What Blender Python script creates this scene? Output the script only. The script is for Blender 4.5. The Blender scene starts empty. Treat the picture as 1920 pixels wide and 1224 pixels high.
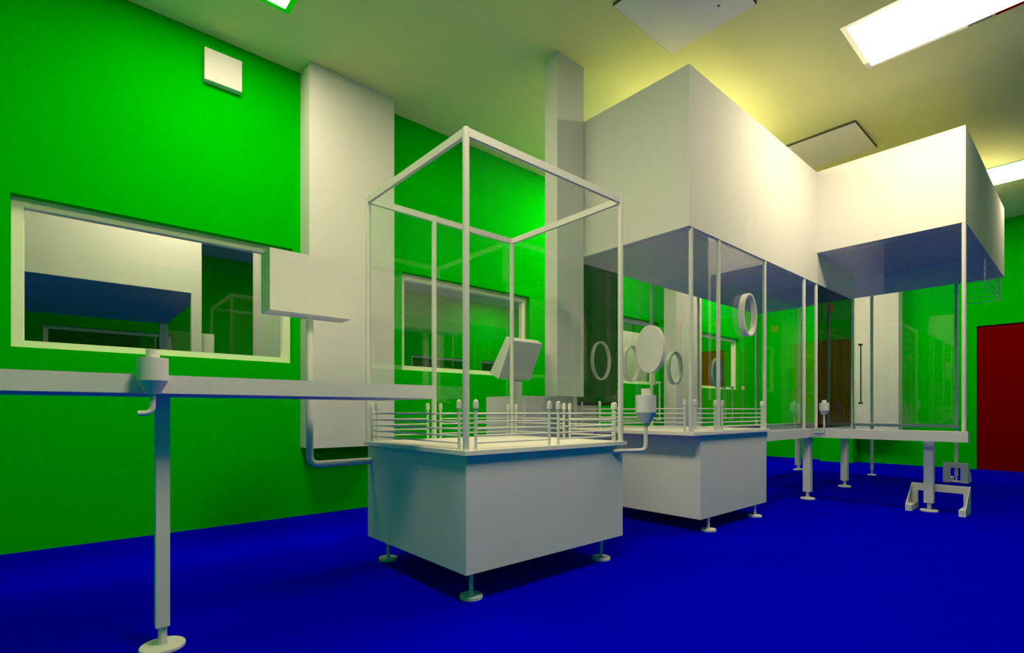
import bpy, bmesh, math, random
from mathutils import Vector, Matrix

S = 0.85                      # scene unit -> metres (camera height 1 unit)
sc = bpy.context.scene
COL = sc.collection
V = Vector

# ------------------------------------------------------------------ materials
def new_mat(name):
    m = bpy.data.materials.new(name); m.use_nodes = True
    nt = m.node_tree
    for n in list(nt.nodes): nt.nodes.remove(n)
    return m, nt, nt.nodes, nt.links

def paint(name, rgb, var=0.03, scale=6.0, rough=0.75, metal=0.0, spec=0.0):
    m, nt, N, L = new_mat(name)
    out = N.new('ShaderNodeOutputMaterial'); b = N.new('ShaderNodeBsdfPrincipled')
    tc = N.new('ShaderNodeTexCoord'); no = N.new('ShaderNodeTexNoise')
    no.inputs['Scale'].default_value = scale; no.inputs['Detail'].default_value = 3
    mx = N.new('ShaderNodeMix'); mx.data_type = 'RGBA'
    mx.inputs[6].default_value = (*[c * (1 - var) for c in rgb], 1)
    mx.inputs[7].default_value = (*[min(1, c * (1 + var)) for c in rgb], 1)
    L.new(tc.outputs['Object'], no.inputs['Vector'])
    L.new(no.outputs['Fac'], mx.inputs[0]); L.new(mx.outputs[2], b.inputs['Base Color'])
    b.inputs['Roughness'].default_value = rough; b.inputs['Metallic'].default_value = metal
    b.inputs['Specular IOR Level'].default_value = spec
    L.new(b.outputs[0], out.inputs[0])
    return m

def glass(name, tint=(0.992, 0.995, 0.992)):
    m, nt, N, L = new_mat(name)
    out = N.new('ShaderNodeOutputMaterial'); mix = N.new('ShaderNodeMixShader')
    tr = N.new('ShaderNodeBsdfTransparent'); gl = N.new('ShaderNodeBsdfGlossy')
    tr.inputs[0].default_value = (*tint, 1); gl.inputs['Roughness'].default_value = 0.0
    gl.inputs[0].default_value = (1, 1, 1, 1)
    lw = N.new('ShaderNodeLayerWeight'); lw.inputs['Blend'].default_value = 0.5
    p = N.new('ShaderNodeMath'); p.operation = 'POWER'; p.inputs[1].default_value = 5.0
    a = N.new('ShaderNodeMath'); a.operation = 'MULTIPLY_ADD'
    a.inputs[1].default_value = 0.92; a.inputs[2].default_value = 0.035
    L.new(lw.outputs['Facing'], p.inputs[0]); L.new(p.outputs[0], a.inputs[0])
    L.new(a.outputs[0], mix.inputs[0]); L.new(tr.outputs[0], mix.inputs[1]); L.new(gl.outputs[0], mix.inputs[2])
    L.new(mix.outputs[0], out.inputs[0])
    return m

def lamp(name, rgb, strength):
    m, nt, N, L = new_mat(name)
    out = N.new('ShaderNodeOutputMaterial'); e = N.new('ShaderNodeEmission')
    e.inputs[0].default_value = (*rgb, 1); e.inputs[1].default_value = strength
    L.new(e.outputs[0], out.inputs[0])
    return m

M_WHITE = paint('white_enamel', (0.72, 0.72, 0.72), 0.012)
M_GREEN = paint('green_wall_paint', (0.0, 0.50, 0.0), 0.012, 2.0)
M_BLUE = paint('blue_floor_coating', (0.0, 0.0, 0.66), 0.012, 2.0)
M_RED = paint('red_door_paint', (0.19, 0.0, 0.0), 0.012, 2.0)
M_CEIL = paint('yellow_ceiling_paint', (0.82, 0.84, 0.39), 0.01, 2.0)
M_CEILN = paint('grey_ceiling_paint', (0.60, 0.62, 0.66), 0.01, 2.0)
M_TOP = paint('pale_countertop', (0.86, 0.83, 0.79), 0.012)
M_FRAME = paint('pale_window_frame', (0.90, 0.94, 0.74), 0.01)
M_PLATE = paint('pale_ceiling_plate', (0.92, 0.90, 0.84), 0.01)
M_DARK = paint('dark_steel', (0.06, 0.065, 0.075), 0.05, 8, 0.5)
M_EDGESHADE = paint('edge_shade_grey', (0.16, 0.15, 0.10), 0.02)  # shade painted on vent plate sides that face away from the light
M_ORANGE = paint('orange_plastic', (0.72, 0.22, 0.05), 0.02)
M_CREAM = paint('cream_plastic', (0.70, 0.68, 0.55), 0.02)
M_MIRROR = paint('polished_reveal', (0.86, 0.86, 0.84), 0.0, 2, 0.03, 1.0, 0.5)
M_GLASS = glass('clear_glazing')
M_LOSTLIGHT = glass('lost_light_glazing', (0.10, 0.10, 0.10))  # dark tint stands in for light lost through several clear panes
LIGHT_RGB = (1.0, 0.83, 0.52)
M_LAMPS = [lamp('warm_light_diffuser', LIGHT_RGB, st) for st in (43.0, 35.0, 25.0, 23.0, 34.0, 33.0)]
M_LAMPSN = [lamp('adjacent_room_light_diffuser', LIGHT_RGB, st) for st in (27.0, 16.0, 24.0, 1.5, 8.0, 20.0)]

# ------------------------------------------------------------------ mesh helpers (scene units)
def box(bm, x0, x1, y0, y1, z0, z1):
    if x0 > x1: x0, x1 = x1, x0
    if y0 > y1: y0, y1 = y1, y0
    if z0 > z1: z0, z1 = z1, z0
    v = [bm.verts.new((x, y, z)) for x in (x0, x1) for y in (y0, y1) for z in (z0, z1)]
    for f in ((0, 1, 3, 2), (4, 6, 7, 5), (0, 4, 5, 1), (2, 3, 7, 6), (0, 2, 6, 4), (1, 5, 7, 3)):
        bm.faces.new([v[i] for i in f])

def lathe(bm, cx, cy, prof, n=24, axis='Z', ax_pos=0.0):
    """prof: list of (radius, height) revolved round a vertical axis at cx, cy"""
    rings = []
    for r, h in prof:
        if r < 1e-6:
            rings.append([bm.verts.new((cx, cy, h))])
        else:
            rings.append([bm.verts.new((cx + r * math.cos(2 * math.pi * i / n), cy + r * math.sin(2 * math.pi * i / n), h)) for i in range(n)])
    for a, b in zip(rings, rings[1:]):
        for i in range(n):
            j = (i + 1) % n
            if len(a) == 1: bm.faces.new((a[0], b[i], b[j]))
            elif len(b) == 1: bm.faces.new((a[i], b[0], a[j]))
            else: bm.faces.new((a[i], b[i], b[j], a[j]))
    if len(rings[0]) > 1: bm.faces.new(rings[0])
    if len(rings[-1]) > 1: bm.faces.new(list(reversed(rings[-1])))

def cyl(bm, p0, p1, r, n=16):
    p0, p1 = V(p0), V(p1); d = (p1 - p0).normalized()
    a = d.orthogonal().normalized(); b = d.cross(a)
    r0 = [bm.verts.new(p0 + r * (a * math.cos(2 * math.pi * i / n) + b * math.sin(2 * math.pi * i / n))) for i in range(n)]
    r1 = [bm.verts.new(p1 + r * (a * math.cos(2 * math.pi * i / n) + b * math.sin(2 * math.pi * i / n))) for i in range(n)]
    for i in range(n):
        j = (i + 1) % n; bm.faces.new((r0[i], r0[j], r1[j], r1[i]))
    bm.faces.new(list(reversed(r0))); bm.faces.new(r1)

def tube(bm, pts, r, n=14, bend=0.04, seg=6):
    """round pipe along pts with rounded elbows"""
    pts = [V(p) for p in pts]; path = [pts[0]]
    for i in range(1, len(pts) - 1):
        a = (pts[i - 1] - pts[i]).normalized(); b = (pts[i + 1] - pts[i]).normalized()
        s, e = pts[i] + a * bend, pts[i] + b * bend
        for k in range(seg + 1):
            t = k / seg
            path.append(s * (1 - t) ** 2 + pts[i] * 2 * t * (1 - t) + e * t ** 2)
    path.append(pts[-1])
    rings = []; d0 = (path[1] - path[0]).normalized(); a = d0.orthogonal().normalized()
    for i, p in enumerate(path):
        d = (path[min(i + 1, len(path) - 1)] - path[max(i - 1, 0)]).normalized()
        a = (a - d * a.dot(d)).normalized(); b = d.cross(a)
        rings.append([bm.verts.new(p + r * (a * math.cos(2 * math.pi * k / n) + b * math.sin(2 * math.pi * k / n))) for k in range(n)])
    for q, w in zip(rings, rings[1:]):
        for i in range(n):
            j = (i + 1) % n; bm.faces.new((q[i], q[j], w[j], w[i]))
    bm.faces.new(list(reversed(rings[0]))); bm.faces.new(rings[-1])

def grid_slab(bm, us, vs, keep, to3):
    """slab cut on a grid: cells (i,j) with keep() are solid; to3(u,v,side) -> point; side 0/1 the two faces"""
    def quad(pts): bm.faces.new([bm.verts.new(p) for p in pts])
    K = lambda i, j: 0 <= i < len(us) - 1 and 0 <= j < len(vs) - 1 and keep((us[i] + us[i + 1]) / 2, (vs[j] + vs[j + 1]) / 2)
    for i in range(len(us) - 1):
        for j in range(len(vs) - 1):
            if not K(i, j): continue
            a, b, c, d = us[i], us[i + 1], vs[j], vs[j + 1]
            for s in (0, 1): quad([to3(a, c, s), to3(b, c, s), to3(b, d, s), to3(a, d, s)])
            for (di, dj, p, q) in ((-1, 0, (a, c), (a, d)), (1, 0, (b, c), (b, d)), (0, -1, (a, c), (b, c)), (0, 1, (a, d), (b, d))):
                if not K(i + di, j + dj): quad([to3(*p, 0), to3(*q, 0), to3(*q, 1), to3(*p, 1)])
    bmesh.ops.remove_doubles(bm, verts=bm.verts, dist=1e-5)

def cuts(lo, hi, holes, k):
    s = {lo, hi}
    for h in holes: s.update(h[2 * k:2 * k + 2])
    return sorted(x for x in s if lo <= x <= hi)

ORG = {}
def obj(name, build, mat, parent=None, smooth=False):
    bm = bmesh.new()
    if callable(build): build(bm)
    else: bm.free(); bm = build
    o0 = ORG.get(parent.name, V((0, 0, 0))) if parent else V((0, 0, 0))
    if parent is None:
        lo = V([min(v.co[i] for v in bm.verts) for i in range(3)]); hi = V([max(v.co[i] for v in bm.verts) for i in range(3)])
        o0 = V(((lo.x + hi.x) / 2, (lo.y + hi.y) / 2, lo.z))
    for v in bm.verts: v.co = (v.co - o0) * S
    bmesh.ops.recalc_face_normals(bm, faces=bm.faces)
    me = bpy.data.meshes.new(name); bm.to_mesh(me); bm.free()
    if smooth:
        for p in me.polygons: p.use_smooth = True
        me.set_sharp_from_angle(angle=math.radians(25))
    me.materials.append(mat)
    o = bpy.data.objects.new(name, me); COL.objects.link(o)
    if parent: o.parent = parent; ORG[o.name] = o0
    else: o.location = o0 * S; ORG[o.name] = o0
    return o

def tag(o, label, cat, group=None):
    o['label'] = label; o['category'] = cat
    if group: o['group'] = group
    return o

def thing(name, loc, label, cat, group=None):
    o = bpy.data.objects.new(name, None); COL.objects.link(o)
    o.empty_display_size = 0.1; o.location = V(loc) * S; ORG[o.name] = V(loc)
    return tag(o, label, cat, group)

def struct(o): o['kind'] = 'structure'; return o

def bx(name, mat, parent, *b):
    return obj(name, lambda bm: box(bm, *b), mat, parent)

# ------------------------------------------------------------------ the room
CH = 4.245                                  # ceiling height
XL, XR, YB, YW, YN0, YN = -1.4, 11.9, -3.4, 5.04, 5.22, 12.2
WZ0, WZ1 = 1.46, 2.545
WINS = [(-0.289, 1.633), (2.797, 4.719), (5.88, 7.80), (8.92, 10.842)]
FWINS = [(-0.289, 1.633), (3.4, 5.32), (7.06, 8.98), (9.44, 11.36)]
XLN = -3.2                                  # adjacent room reaches further left

struct(obj('floor', lambda bm: box(bm, XLN - .2, XR + .2, YB - .2, 15.2, -0.12, 0), M_BLUE))
LAMPS = [(x, y) for y in (0.19, 3.10) for x in (0.584, 4.95, 9.287)]
LW, LD = 0.797, 1.252
NLAMPS = [(x, y) for y in (5.75, 10.12) for x in (0.584, 4.95, 9.287)]
def ceiling(bm, x0, x1, y0, y1, lamps):
    holes = [(x, x + LW, y, y + LD) for x, y in lamps]
    us, vs = cuts(x0, x1, holes, 0), cuts(y0, y1, holes, 1)
    keep = lambda u, v: not any(h[0] < u < h[1] and h[2] < v < h[3] for h in holes)
    grid_slab(bm, us, vs, keep, lambda u, v, s: V((u, v, CH + 0.06 * s)))
struct(obj('ceiling', lambda bm: ceiling(bm, XL - .2, XR + .2, YB - .2, YW + .09, LAMPS), M_CEIL))
struct(obj('ceiling_adjacent', lambda bm: ceiling(bm, XLN - .2, XR + .2, YW + .09, 15.2, NLAMPS), M_CEILN))

def wall_y(bm, x0, x1, y0, y1, wins):
    holes = [(a, b, WZ0, WZ1) for a, b in wins]
    us, vs = cuts(x0, x1, holes, 0), cuts(0, CH, holes, 1)
    keep = lambda u, v: not any(h[0] < u < h[1] and h[2] < v < h[3] for h in holes)
    grid_slab(bm, us, vs, keep, lambda u, v, s: V((u, (y0, y1)[s], v)))
struct(obj('wall_window', lambda bm: wall_y(bm, XLN, XR, YW, YN0, WINS), M_GREEN))
struct(obj('wall_far_side', lambda bm: wall_y(bm, XLN, XR, YN, YN + .18, FWINS), M_GREEN))
struct(bx('wall_left', M_GREEN, None, XL - .18, XL, YB, YW, 0, CH))
struct(bx('wall_rear', M_GREEN, None, XL - .18, XR, YB - .18, YB, 0, CH))
struct(bx('wall_adjacent_left', M_GREEN, None, XLN - .18, XLN, YN0 - .18, 15, 0, CH))
struct(bx('wall_corridor', M_GREEN, None, XLN, XR, 14.6, 14.8, 0, CH))
# right-hand end wall with two door openings
D1 = (-0.13, 1.386); D2 = (5.892, 7.408); DH = 2.478
def wall_right(bm):
    holes = [(D1[0], D1[1], 0, DH), (D2[0], D2[1], 0, DH)]
    us, vs = cuts(YB, 15, holes, 0), cuts(0, CH, holes, 1)
    keep = lambda u, v: not any(h[0] < u < h[1] and h[2] - 1 < v < h[3] for h in holes)
    grid_slab(bm, us, vs, keep, lambda u, v, s: V((XR + .18 * s, u, v)))
struct(obj('wall_right', wall_right, M_GREEN))
struct(bx('wall_right_pier', M_GREEN, None, 11.54, XR, 3.147, 3.71, 0, CH))
for i, d in enumerate((D1, D2)):
    def leaf(bm, d=d):
        m = (d[0] + d[1]) / 2
        box(bm, XR + .03, XR + .09, d[0], m - .004, 0.0, DH); box(bm, XR + .03, XR + .09, m + .004, d[1], 0.0, DH)
    dr = struct(obj('door_%d' % (i + 1), leaf, M_RED))

def window(n, a, b, y, black=False):
    o = None
    fw = 0.066
    def frame(bm):
        y0, y1 = y + 0.075, y + 0.145
        box(bm, a, a + fw, y0, y1, WZ0, WZ1); box(bm, b - fw, b, y0, y1, WZ0, WZ1)
        box(bm, a + fw, b - fw, y0, y1, WZ0, WZ0 + .055); box(bm, a + fw, b - fw, y0, y1, WZ1 - .066, WZ1)
    o = struct(obj('window_%d' % n, frame, M_FRAME))
    obj('window_pane', lambda bm: box(bm, a + fw, b - fw, y + .104, y + .112, WZ0 + .055, WZ1 - .066), M_GLASS, o)
for i, (a, b) in enumerate(WINS): window(i + 1, a, b, YW)
for i, (a, b) in enumerate(FWINS): window(i + 5, a, b, YN)

# ------------------------------------------------------------------ ceiling lights and plates
def ceiling_light(x, y, lab, mat, grp):
    t = thing('ceiling_light', (x + LW / 2, y + LD / 2, CH), lab, 'ceiling light', grp)
    tw = .042
    def housing(bm):
        z0, z1, w = CH + .012, CH + .10, .006
        box(bm, x + .001, x + w, y + .001, y + LD - .001, z0, z1); box(bm, x + LW - w, x + LW - .001, y + .001, y + LD - .001, z0, z1)
        box(bm, x + w, x + LW - w, y + .001, y + w, z0, z1); box(bm, x + w, x + LW - w, y + LD - w, y + LD - .001, z0, z1)
        box(bm, x, x + LW, y, y + LD, z1, z1 + .01)
    obj('housing', housing, M_WHITE, t)
    def trim(bm):
        z0, z1 = CH, CH + .012
        box(bm, x + .001, x + tw, y + .001, y + LD - .001, z0, z1); box(bm, x + LW - tw, x + LW - .001, y + .001, y + LD - .001, z0, z1)
        box(bm, x + tw, x + LW - tw, y + .001, y + tw, z0, z1); box(bm, x + tw, x + LW - tw, y + LD - tw, y + LD - .001, z0, z1)
    obj('mirror_trim', trim, M_MIRROR, t)
    obj('diffuser', lambda bm: box(bm, x + tw, x + LW - tw, y + tw, y + LD - tw, CH + .003, CH + .012), mat, t)
LL = ['recessed light panel in the ceiling close behind the camera',
      'long recessed light panel overhead at the upper right, above the open floor',
      'recessed light panel past the right overhead box, near the end wall door',
      'recessed light panel over the window wall at the upper left edge',
      'recessed light panel hidden behind the long overhead box by the window wall',
      'recessed light panel in the far corner above the end wall duct']
for (x, y), l, m in zip(LAMPS, LL, M_LAMPS): ceiling_light(x, y, l, m, 'recessed ceiling lights')
LN = ['near-left', 'near-middle', 'near-right', 'far-left', 'far-middle', 'far-right']
for (x, y), l, m in zip(NLAMPS, LN, M_LAMPSN):
    ceiling_light(x, y, 'recessed light panel in the room beyond the windows, %s of six' % l, m, 'lights of the room beyond')

def plate(x0, lab):
    t = thing('ceiling_vent', (x0 + .42, 2.155, CH - .025), lab, 'ceiling vent', 'ceiling vent plates')
    bx('shaded_edge', M_EDGESHADE, t, x0, x0 + .84, 1.775, 2.535, CH - .025, CH)  # plate sides; their shade is put into the dark colour
    bx('face_plate', M_PLATE, t, x0 + .004, x0 + .836, 1.779, 2.531, CH - .028, CH - .025)
    return t
p1 = plate(3.28, 'square ceiling vent plate at the top edge with a small screw')
obj('screw', lambda bm: lathe(bm, 3.903, 1.98, [(.009, CH - .032), (.009, CH - .028)], 12), M_DARK, p1, True)
plate(6.624, 'square ceiling vent plate with shade-coloured edges between the two overhead boxes')

# ------------------------------------------------------------------ ducts, wall boxes
def duct(label, *b):
    t = thing('duct', ((b[0] + b[1]) / 2, (b[2] + b[3]) / 2, b[4]), label, 'duct', None)
    x0, x1, y0, y1, z0, z1 = b
    def shell(bm):
        w = .012
        box(bm, x0, x0 + w, y0, y1, z0, z1); box(bm, x1 - w, x1, y0, y1, z0, z1)
        box(bm, x0 + w, x1 - w, y0, y0 + w, z0, z1); box(bm, x0 + w, x1 - w, y1 - w, y1, z0, z1)
        box(bm, x0 + w, x1 - w, y0 + w, y1 - w, z1 - w, z1)
    obj('shell', shell, M_WHITE, t)
    def grille(bm):
        lo, hi, along = (y0, y1, 'y') if (x1 - x0) < (y1 - y0) else (x0, x1, 'x')
        n = max(4, int((hi - lo) / .06))
        for i in range(n):
            c = lo + (hi - lo) * (i + .5) / n
            if along == 'y': box(bm, x0 + .013, x1 - .013, c - .006, c + .006, z0 + .01, z0 + .03)
            else: box(bm, c - .006, c + .006, y0 + .013, y1 - .013, z0 + .01, z0 + .03)
    obj('intake_grille', grille, M_WHITE, t)
duct('wide white duct on the green wall behind the pole-mounted panel', 1.705, 2.574, 4.803, YW, 0.657, CH)
duct('slim white duct column dropping from the ceiling beside the long overhead box', 3.333, 3.693, 3.198, 3.352, 1.14, CH)
duct('white wall duct seen through the glass below the long overhead box', 7.965, 8.834, 4.803, YW, 0.657, CH)
duct('white duct on the end wall behind the right glass enclosure', 11.61, XR, 2.428, 3.140, 0.657, CH)
def wallbox():
    t = thing('wall_box', (1.035, 5.01, 3.82), 'small white box high on the green wall above the window', 'wall box')
    bx('case', M_WHITE, t, .892, 1.180, 4.985, YW, 3.822, 4.093)
    bx('cover', M_WHITE, t, .892, 1.180, 4.978, 4.985, 3.822, 4.093)
wallbox()
t = thing('wall_switch', (11.0, 5.03, 1.467), 'small cream switch plate on green wall right of the last window', 'switch')
bx('plate', M_CREAM, t, 10.945, 11.065, 5.028, YW, 1.467, 1.553); bx('rocker', M_CREAM, t, 10.98, 11.03, 5.020, 5.028, 1.485, 1.535)
for yy, zz, l in ((0.63, 3.13, 'orange box sign on the end wall above the red double door'), (-0.45, 2.83, 'orange box on the end wall in the corner right of the red door')):
    t = thing('wall_sign', (11.87, yy, zz - .07), l, 'wall sign')
    bx('case', M_ORANGE, t, 11.85, XR, yy - .065, yy + .065, zz - .075, zz + .075)
    bx('cover', M_ORANGE, t, 11.842, 11.85, yy - .055, yy + .055, zz - .065, zz + .065)

# white floor cabinet behind the slim duct
t = thing('floor_cabinet', (3.8, 3.9, 0), 'waist-high white cabinet standing behind the two machines at the slim duct', 'cabinet')
bx('body', M_WHITE, t, 3.275, 4.32, 3.57, 4.15, .06, 1.15); bx('plinth', M_WHITE, t, 3.30, 4.295, 3.60, 4.12, 0, .06)
bx('door', M_WHITE, t, 3.279, 3.795, 3.552, 3.57, .07, 1.15); bx('door', M_WHITE, t, 3.80, 4.316, 3.552, 3.57, .07, 1.15)

# ------------------------------------------------------------------ machine helpers
def foot(parent, x, y, top, r=.062, name='foot', stem=.0115):
    f = obj(name, lambda bm: lathe(bm, x, y, [(stem, .016), (stem, top)], 16), M_WHITE, parent, True)
    obj('foot_disc', lambda bm: lathe(bm, x, y, [(r, 0), (r, .014), (r * .96, .017), (0, .017)], 32), M_WHITE, f, True)

def guard_rail(parent, a, b, zb, zt=.264, posts=True, name='guard_rail'):
    """five thin bars between two bullet-capped posts, from (x,y) a to b"""
    a, b = V((*a, 0)), V((*b, 0))
    def bars(bm):
        for z in (.036, .073, .109, .147, .1875):
            cyl(bm, a + V((0, 0, zb + z)), b + V((0, 0, zb + z)), .0050, 8)
    g = obj(name, bars, M_WHITE, parent, True)
    for p in (a, b):
        obj('rail_post', lambda bm: lathe(bm, p.x, p.y, [(.0085, zb), (.0085, zb + .214), (.0145, zb + .216), (.0145, zb + .247), (.0125, zb + .256), (.007, zb + .262), (0, zb + .264)], 14), M_WHITE, g, True)

def post(parent, x, y, z0, z1, r=.0178, name='post'):
    return obj(name, lambda bm: lathe(bm, x, y, [(r, z0), (r, z1 - .004), (r * .8, z1), (0, z1)], 18), M_WHITE, parent, True)

GT = .005
def pane_y(parent, x0, x1, y, z0, z1, mat=None, name='glass_panel'):
    return bx(name, mat or M_GLASS, parent, x0, x1, y - GT / 2, y + GT / 2, z0, z1)
def pane_x(parent, x, y0, y1, z0, z1, mat=None, name='glass_panel'):
    return bx(name, mat or M_GLASS, parent, x - GT / 2, x + GT / 2, y0, y1, z0, z1)

# ------------------------------------------------------------------ machine A: glass-topped cabinet in front
A = thing('filling_machine', (2.2, 2.7, 0), 'nearest machine: white cabinet on disc feet under an open glass enclosure', 'machine')
bx('cabinet', M_WHITE, A, 1.545, 2.855, 2.125, 3.25, .16, .776)
bx('countertop', M_TOP, A, 1.524, 2.869, 2.100, 3.272, .776, .80)
for x in (1.648, 2.742):
    for y in (2.22, 3.16): foot(A, x, y, .16)
ax0, ax1, ay0, ay1, az0, az1 = 1.552, 2.846, 2.136, 3.26, .80, 2.459
for x, y in ((ax0, ay0), (ax1, ay0), (ax0, ay1), (ax1, ay1), (2.076, ay1)): post(A, x, y, az0, az1)
bz0, bz1 = 2.414, 2.457
bx('top_bar', M_WHITE, A, ax0 + .015, ax1 - .015, ay0 - .011, ay0 + .011, bz0, bz1)
bx('top_bar', M_WHITE, A, ax0 + .015, ax1 - .015, ay1 - .011, ay1 + .011, bz0, bz1)
bx('top_bar', M_WHITE, A, ax0 - .011, ax0 + .011, ay0 + .015, ay1 - .015, bz0, bz1)
bx('top_bar', M_WHITE, A, ax1 - .011, ax1 + .011, ay0 + .015, ay1 - .015, bz0, bz1)
gz = 1.068
pane_y(A, ax0 + .017, ax1 - .017, ay0, gz, bz0); pane_x(A, ax1, ay0 + .017, ay1 - .017, gz, bz0)
pane_y(A, ax0 + .017, 2.06, ay1, gz, bz0); pane_y(A, 2.092, ax1 - .017, ay1, gz, bz0)
pane_x(A, ax0, ay0 + .017, ay1 - .017, gz, bz0)
guard_rail(A, (1.615, ay0), (2.159, ay0), az0); guard_rail(A, (2.236, ay0), (2.784, ay0), az0)
guard_rail(A, (ax0, 2.196), (ax0, 3.20), az0)
guard_rail(A, (1.615, ay1), (2.021, ay1), az0); guard_rail(A, (2.133, ay1), (2.80, ay1), az0)
guard_rail(A, (ax1, 2.20), (ax1, 2.60), az0); guard_rail(A, (ax1, 2.66), (ax1, 3.205), az0)

# ------------------------------------------------------------------ machine B: cabinet under the long overhead box
B = thing('filling_machine', (4.5, 2.7, 0), 'second white cabinet machine on disc feet, under the long overhead box', 'machine')
bx('cabinet', M_WHITE, B, 3.892, 5.146, 2.125, 3.25, .12, .808)
bx('countertop', M_TOP, B, 3.735, 5.166, 2.100, 3.385, .808, .836)
for x in (4.075, 4.957):
    for y in (2.155, 3.15): foot(B, x, y, .12)
by0, by1 = 2.136, 3.36
guard_rail(B, (3.818, by0), (4.149, by0), .836, name='guard_rail'); guard_rail(B, (4.276, by0), (5.064, by0), .836)
guard_rail(B, (3.76, 2.19), (3.76, 3.06), .836)
guard_rail(B, (3.85, by1), (4.95, by1), .836)

# long overhead box with its glass enclosure
H1 = thing('airflow_hood', (5.8, 2.75, 2.466), 'long white overhead box on slim posts with glass enclosure and oval ports', 'airflow hood')
hx0, hx1, hy0, hy1, hz0, hz1 = 3.705, 7.83, 2.12, 3.38, 2.466, 3.742
bx('hood_box', M_WHITE, H1, hx0, hx1, hy0, hy1, hz0, hz1)
def filters(bm, x0, x1, y0, y1, n, z):
    for i in range(n):
        a = x0 + (x1 - x0) * i / n; b = x0 + (x1 - x0) * (i + 1) / n
        box(bm, a + .06, b - .06, y0 + .08, y1 - .08, z - .003, z)
obj('filter_panel', lambda bm: filters(bm, hx0, hx1, hy0, hy1, 3, hz0), M_WHITE, H1)
for x in (3.76, 4.208, 5.128): post(H1, x, by0, .836, hz0, .0165)
for x in (6.142, 6.512): post(H1, x, by0, .81, hz0, .0165)
post(H1, 5.058, by1, .836, hz0, .0165); post(H1, 6.09, by1, .81, hz0, .0165); post(H1, 3.76, by1, .836, hz0, .0165)
post(H1, 7.79, by1, .81, hz0, .0165); post(H1, 7.80, by0, .81, hz0, .0165)
g1 = 1.095
xs = [3.76, 4.208, 5.128, 6.142, 6.512]
for a, b in zip(xs, xs[1:]): pane_y(H1, a + .016, b - .016, by0, g1 if b < 5.2 else .812, hz0)
pane_y(H1, 6.528, 7.78, by0, .812, hz0, M_LOSTLIGHT, 'lost_light_panel')  # pane tinted dark to imitate the lost light behind it
pane_x(H1, 3.76, by0 + .016, by1 - .016, 1.062, hz0)
pane_y(H1, 3.776, 4.46, by1, 1.062, hz0, M_LOSTLIGHT, 'lost_light_panel')  # rear pane, its near-black view put into the tint
xs = [4.446, 5.058, 6.09, 7.79]
for a, b in zip(xs, xs[1:]): pane_y(H1, a + .016, b - .016, by1, g1 if b < 5.2 else .812, hz0)
pane_x(H1, 7.81, by0 + .02, by1 - .02, .812, hz0)

def oval(bm, c, axis, ro, ri, depth, n=40):
    """oval ring; ro, ri = (half width, half height); extruded along axis ('x' or 'y') by depth"""
    def P(r, k, d):
        h, v = r[0] * math.cos(2 * math.pi * k / n), r[1] * math.sin(2 * math.pi * k / n)
        return V((c[0] + h, c[1] + d, c[2] + v)) if axis == 'y' else V((c[0] + d, c[1] + h, c[2] + v))
    prof = [(ro, 0), (ro, depth)] + ([(ri, depth), (ri, 0)] if ri else [])
    R = [[bm.verts.new(P(r, k, d)) for k in range(n)] for r, d in prof]
    seq = list(zip(R, R[1:])) + ([(R[-1], R[0])] if ri else [])
    for a, b in seq:
        for i in range(n):
            j = (i + 1) % n; bm.faces.new((a[i], a[j], b[j], b[i]))
    if not ri: bm.faces.new(R[0]); bm.faces.new(list(reversed(R[1])))
RO, RI = (.143, .197), (.129, .183)
for x, z in ((4.125, 1.519), (4.657, 1.522), (5.523, 1.523)):
    obj('glove_port', lambda bm: oval(bm, (x, by1 - .035, z), 'y', RO, RI, .05), M_WHITE, H1, True)
obj('glove_port', lambda bm: oval(bm, (4.705, 2.083, 1.883), 'y', (.138, .195), (.123, .180), .05), M_WHITE, H1, True)
obj('port_cover', lambda bm: oval(bm, (6.556, by1 - .035, 1.52), 'y', RO, None, .032), M_WHITE, H1, True)
obj('port_cover', lambda bm: oval(bm, (3.70, 2.484, 1.526), 'x', (.132, .20), None, .05), M_WHITE, H1, True)

def pull(parent, x, y, z0, z1, mat, axis='y'):
    def f(bm):
        cyl(bm, (x, y - .05, z0), (x, y - .05, z1), .009, 10)
        for z in (z0 + .01, z1 - .01):
            box(bm, x - .009, x + .03, y - .055, y - .003, z - .012, z + .012)
    def fx(bm):
        cyl(bm, (x - .05, y, z0), (x - .05, y, z1), .009, 10)
        for z in (z0 + .01, z1 - .01):
            box(bm, x - .055, x - .003, y - .012, y + .035, z - .013, z + .013)
    return obj('pull_handle', f if axis == 'y' else fx, mat, parent, True)
pull(H1, 5.14, by1, .90, 1.345, M_WHITE); pull(H1, 6.70, by1, .90, 1.34, M_WHITE); pull(H1, 6.92, by1, .895, 1.345, M_WHITE)

# right overhead box (stands across the end of the long one)
H2 = thing('airflow_hood', (8.0, 1.5, 2.818), 'shorter, higher white overhead box at right with a glass front below', 'airflow hood')
kx0, kx1, ky0, ky1, kz0, kz1 = 6.495, 9.56, .834, 2.12, 2.818, 3.745
def lbox(bm):
    pts = [(kx0, ky0), (kx1, ky0), (kx1, 3.44), (7.835, 3.44), (7.835, ky1), (kx0, ky1)]
    lo = [bm.verts.new((x, y, kz0)) for x, y in pts]; hi = [bm.verts.new((x, y, kz1)) for x, y in pts]
    bm.faces.new(list(reversed(lo))); bm.faces.new(hi)
    for i in range(6):
        j = (i + 1) % 6; bm.faces.new((lo[i], lo[j], hi[j], hi[i]))
obj('hood_box', lbox, M_WHITE, H2)
obj('filter_panel', lambda bm: filters(bm, kx0 + .1, kx1 - .1, ky0, ky1, 2, kz0), M_WHITE, H2)
post(H2, 6.512, .848, .81, kz0, .0178)
pane_x(H2, 6.512, .866, by0 - .02, .812, kz0)
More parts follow.
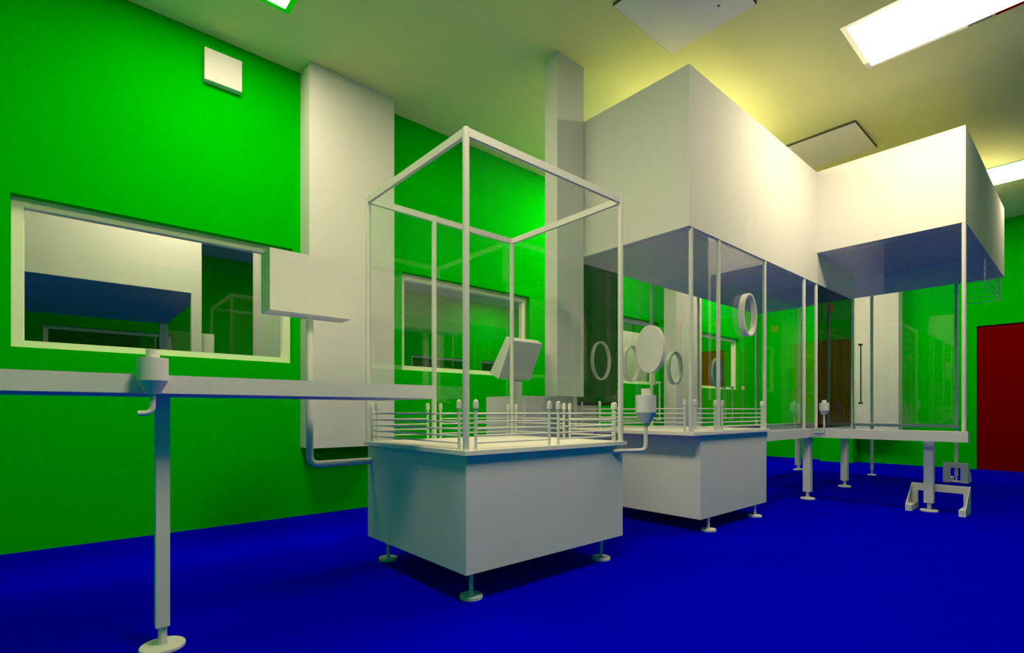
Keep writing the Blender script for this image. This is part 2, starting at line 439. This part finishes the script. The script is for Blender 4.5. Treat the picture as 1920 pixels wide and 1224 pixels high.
for y, l in ((1.325, 1), (2.335, 2), (3.39, 3)):
    sp = obj('support_post', lambda bm: box(bm, 9.523, 9.557, y - .018, y + .018, .09, kz0), M_WHITE, H2)
    obj('foot_disc', lambda bm: lathe(bm, 9.54, y, [(.058, 0), (.058, .013), (.052, .017), (.011, .017), (.011, .09)], 24), M_WHITE, sp, True)
pane_x(H2, 9.51, 1.345, 2.315, .82, kz0); pane_x(H2, 9.51, 2.355, 3.37, .82, kz0)
pull(H2, 9.50, 2.46, 1.125, 2.068, M_DARK, 'x')

def hung_guard(a, b, n):
    a, b = V((*a, 0)), V((*b, 0))
    def bars(bm):
        for z in (2.478, 2.548, 2.618, 2.688, 2.758): cyl(bm, a + V((0, 0, z)), b + V((0, 0, z)), .0038, 8)
    g = obj('hanging_guard', bars, M_WHITE, H2, True)
    for i in range(n):
        p = a + (b - a) * i / (n - 1)
        obj('guard_hanger', lambda bm: cyl(bm, (p.x, p.y, 2.47), (p.x, p.y, kz0), .008, 10), M_WHITE, g, True)
hung_guard((6.60, .858), (9.34, .858), 3)
hung_guard((9.34, .862), (9.34, 1.29), 2)

# ------------------------------------------------------------------ open table frame under the overhead boxes
T = thing('table_frame', (7.5, 2.0, 0), 'open white table frame of square beams below the two overhead boxes', 'table frame')
bx('beam', M_WHITE, T, 5.150, 6.462, 2.125, 2.225, .71, .806)
bx('beam', M_WHITE, T, 6.362, 6.462, .80, 2.125, .71, .81)
bx('beam', M_WHITE, T, 5.170, 9.50, 3.30, 3.40, .71, .806)
bx('beam', M_WHITE, T, 9.46, 9.52, 1.30, 3.30, .772, .814)
bx('beam', M_WHITE, T, 7.74, 7.84, 2.10, 3.30, .71, .806)
bx('beam', M_WHITE, T, 6.462, 7.84, 2.125, 2.165, .71, .806)
def table_leg(x, y, w=.038, n='leg'):
    l = obj(n, lambda bm: box(bm, x - w, x + w, y - w, y + w, .085, .71), M_WHITE, T)
    obj('foot', lambda bm: lathe(bm, x, y, [(.075, 0), (.075, .013), (.068, .017), (.017, .017), (.017, .085)], 28), M_WHITE, l, True)
table_leg(6.412, 2.19); table_leg(6.545, 1.117); table_leg(7.82, 2.22); table_leg(9.46, 3.38)

# ------------------------------------------------------------------ conveyor table on the left
Lt = thing('conveyor_table', (.4, 2.7, 0), 'white conveyor table on one square leg at far left, running into the machine', 'table')
bx('conveyor_top', M_WHITE, Lt, -.22, 1.545, 2.412, 3.03, 1.071, 1.143)
lg = bx('leg', M_WHITE, Lt, .286, .336, 2.585, 2.635, .094, 1.071)
obj('foot', lambda bm: lathe(bm, .313, 2.612, [(.083, 0), (.083, .011), (.079, .015), (.0165, .015), (.0165, .094)], 40), M_WHITE, lg, True)

# ------------------------------------------------------------------ sampling probes (cup on bent pipe)
def probe(label, c, z, k, pipe):
    """c = (x, y); z = body base height; k = size factor"""
    t = thing('sampling_probe', (c[0], c[1], z), label, 'sampling probe', 'cup-shaped sampling probes')
    obj('cup', lambda bm: lathe(bm, c[0], c[1], [(.024 * k, z - .049 * k), (.049 * k, z), (.049 * k, z + .083 * k), (.0215 * k, z + .085 * k)], 36), M_WHITE, t, True)
    obj('cap', lambda bm: lathe(bm, c[0], c[1], [(.0215 * k, z + .084 * k), (.0215 * k, z + .114 * k)], 28), M_WHITE, t, True)
    obj('pipe', lambda bm: tube(bm, pipe, .0098 * k, 16, .03 * k), M_WHITE, t, True)
probe('large cup-shaped probe in front of the left conveyor table', (.2514, 2.3605), 1.1173, 1.03, [(.2514, 2.3605, 1.07), (.2514, 2.3605, .9935), (.205, 2.3605, .9935)])
probe('cup-shaped probe on a bent pipe at the right corner of the nearest machine', (2.985, 2.03), .994, 1.42, [(2.985, 2.03, .935), (2.985, 2.03, .737), (2.742, 2.125, .737)])
probe('small cup-shaped probe at the inner corner of the table frame under glass', (6.30, 1.985), 1.015, .98, [(6.30, 1.985, .97), (6.30, 1.985, .765), (6.362, 2.10, .765)])

# ------------------------------------------------------------------ control panel on pole
C = thing('control_panel', (1.133, 3.2, .65), 'white control box on a bent pipe arm in front of the first window', 'control panel')
bx('panel_box', M_WHITE, C, .88, 1.366, 3.103, 3.275, 1.582, 1.936)
obj('arm', lambda bm: tube(bm, [(1.138, 3.2, 1.60), (1.138, 3.2, .672), (1.545, 3.2, .672)], .0215, 20, .06), M_WHITE, C, True)

# tilted monitor on pedestal behind machine A
Mo = thing('tilted_monitor', (3.1, 3.46, 0), 'tilted white monitor on a thin pedestal behind the nearest glass enclosure', 'monitor')
def monitor(bm):
    q = [(3.36, 1.648), (3.297, 1.609), (3.462, 1.288), (3.59, 1.345)]
    a = [bm.verts.new((2.870, y, z)) for y, z in q]; b = [bm.verts.new((3.245, y, z)) for y, z in q]
    bm.faces.new(a); bm.faces.new(list(reversed(b)))
    for i in range(4):
        j = (i + 1) % 4; bm.faces.new((a[i], b[i], b[j], a[j]))
obj('monitor_case', monitor, M_WHITE, Mo)
ped = bx('pedestal', M_WHITE, Mo, 3.072, 3.158, 3.475, 3.505, .02, 1.36)
bx('pedestal_base', M_WHITE, ped, 2.98, 3.225, 3.40, 3.53, 0, .02)

# ------------------------------------------------------------------ floor brackets
def bracket(label, x, y0, y1, z, d, leg, s):
    """portal plate at x, feet and side gussets reaching distance d to direction s"""
    t = thing('floor_bracket', (x, (y0 + y1) / 2, 0), label, 'floor bracket', 'portal-shaped floor brackets')
    th = .03
    def plate(bm):
        xs = sorted((x, x - s * th))
        box(bm, *xs, y0, y0 + leg, 0, z); box(bm, *xs, y1 - leg, y1, 0, z); box(bm, *xs, y0 + leg, y1 - leg, z - .072, z)
    obj('portal_plate', plate, M_WHITE, t)
    for (a, b, g0, g1) in ((y0, y0 + leg, y0, y0 + .008), (y1 - leg, y1, y1 - .008, y1)):
        ft = bx('foot_block', M_WHITE, t, x, x + s * d, a, b, 0, .062)
        def gus(bm):
            pts = [(x, .062), (x + s * d, .062), (x, z)]
            u = [bm.verts.new((px, g0, pz)) for px, pz in pts]; w = [bm.verts.new((px, g1, pz)) for px, pz in pts]
            bm.faces.new(u); bm.faces.new(list(reversed(w)))
            for i in range(3):
                j = (i + 1) % 3; bm.faces.new((u[i], w[i], w[j], u[j]))
        obj('gusset', gus, M_WHITE, ft)
bracket('white portal-shaped floor bracket around the front right leg of the table frame', 6.68, .822, 1.285, .258, .27, .052, -1)
bracket('white portal-shaped floor bracket round the far right support post', 9.46, 1.186, 1.456, .281, .27, .08, 1)

# ------------------------------------------------------------------ things in the room beyond the windows
Bo = thing('airflow_booth', (-.3, 8.8, 0), 'large white booth with open front seen through the first window', 'booth')
bx('hood_box', M_WHITE, Bo, -1.9, 1.292, 7.39, 10.3, 2.468, 3.6)
bx('side_panel', M_WHITE, Bo, 1.180, 1.292, 7.39, 7.47, 0, 2.468); bx('side_panel', M_WHITE, Bo, -1.9, -1.79, 7.39, 7.47, 0, 2.468)
bx('side_panel', M_WHITE, Bo, 1.180, 1.292, 10.2, 10.3, 0, 2.468); bx('side_panel', M_WHITE, Bo, -1.9, -1.79, 10.2, 10.3, 0, 2.468)
t = thing('tall_cabinet', (9.7, 7.6, 0), 'tall pale cabinet in the room beyond, filling the third window from the left', 'cabinet')
bx('body', M_WHITE, t, 8.6, 10.78, 7.32, 7.9, .08, 2.9); bx('plinth', M_WHITE, t, 8.63, 10.75, 7.35, 7.88, 0, .08)
bx('door', M_WHITE, t, 8.605, 9.688, 7.30, 7.32, .09, 2.89); bx('door', M_WHITE, t, 9.692, 10.775, 7.30, 7.32, .09, 2.89)
t = thing('locker', (1.5, 7.8, 0), 'narrow pale locker beside the booth beyond the first window', 'locker')
bx('body', M_WHITE, t, 1.31, 1.46, 7.55, 8.1, .06, 2.0); bx('plinth', M_WHITE, t, 1.32, 1.45, 7.57, 8.08, 0, .06)
bx('door', M_WHITE, t, 1.315, 1.455, 7.535, 7.55, .07, 1.99)
duct('white duct column in the room beyond, at the right edge of the first window', 1.90, 2.66, 7.2, 7.45, 0.657, CH)

# ------------------------------------------------------------------ camera, world, view
cam = bpy.data.cameras.new('camera'); co = bpy.data.objects.new('camera', cam); COL.objects.link(co)
co.location = (0, 0, S)
co.rotation_euler = (math.radians(90), 0, math.radians(48.859 - 90))
cam.sensor_fit = 'HORIZONTAL'; cam.sensor_width = 36; cam.lens = 18.0
cam.shift_y = (771.5 - 612) / 1920.0
cam.clip_start = 0.01
sc.camera = co
w = bpy.data.worlds.new('world'); sc.world = w; w.use_nodes = True
w.node_tree.nodes['Background'].inputs[0].default_value = (0, 0, 0, 1)
w.node_tree.nodes['Background'].inputs[1].default_value = 0.0
sc.view_settings.view_transform = 'Standard'; sc.view_settings.look = 'None'
sc.view_settings.exposure = 0.0; sc.view_settings.gamma = 1.0; sc.view_settings.use_curve_mapping = False
sc.cycles.diffuse_bounces = 3
sc.cycles.glossy_bounces = 5
sc.cycles.transparent_max_bounces = 32
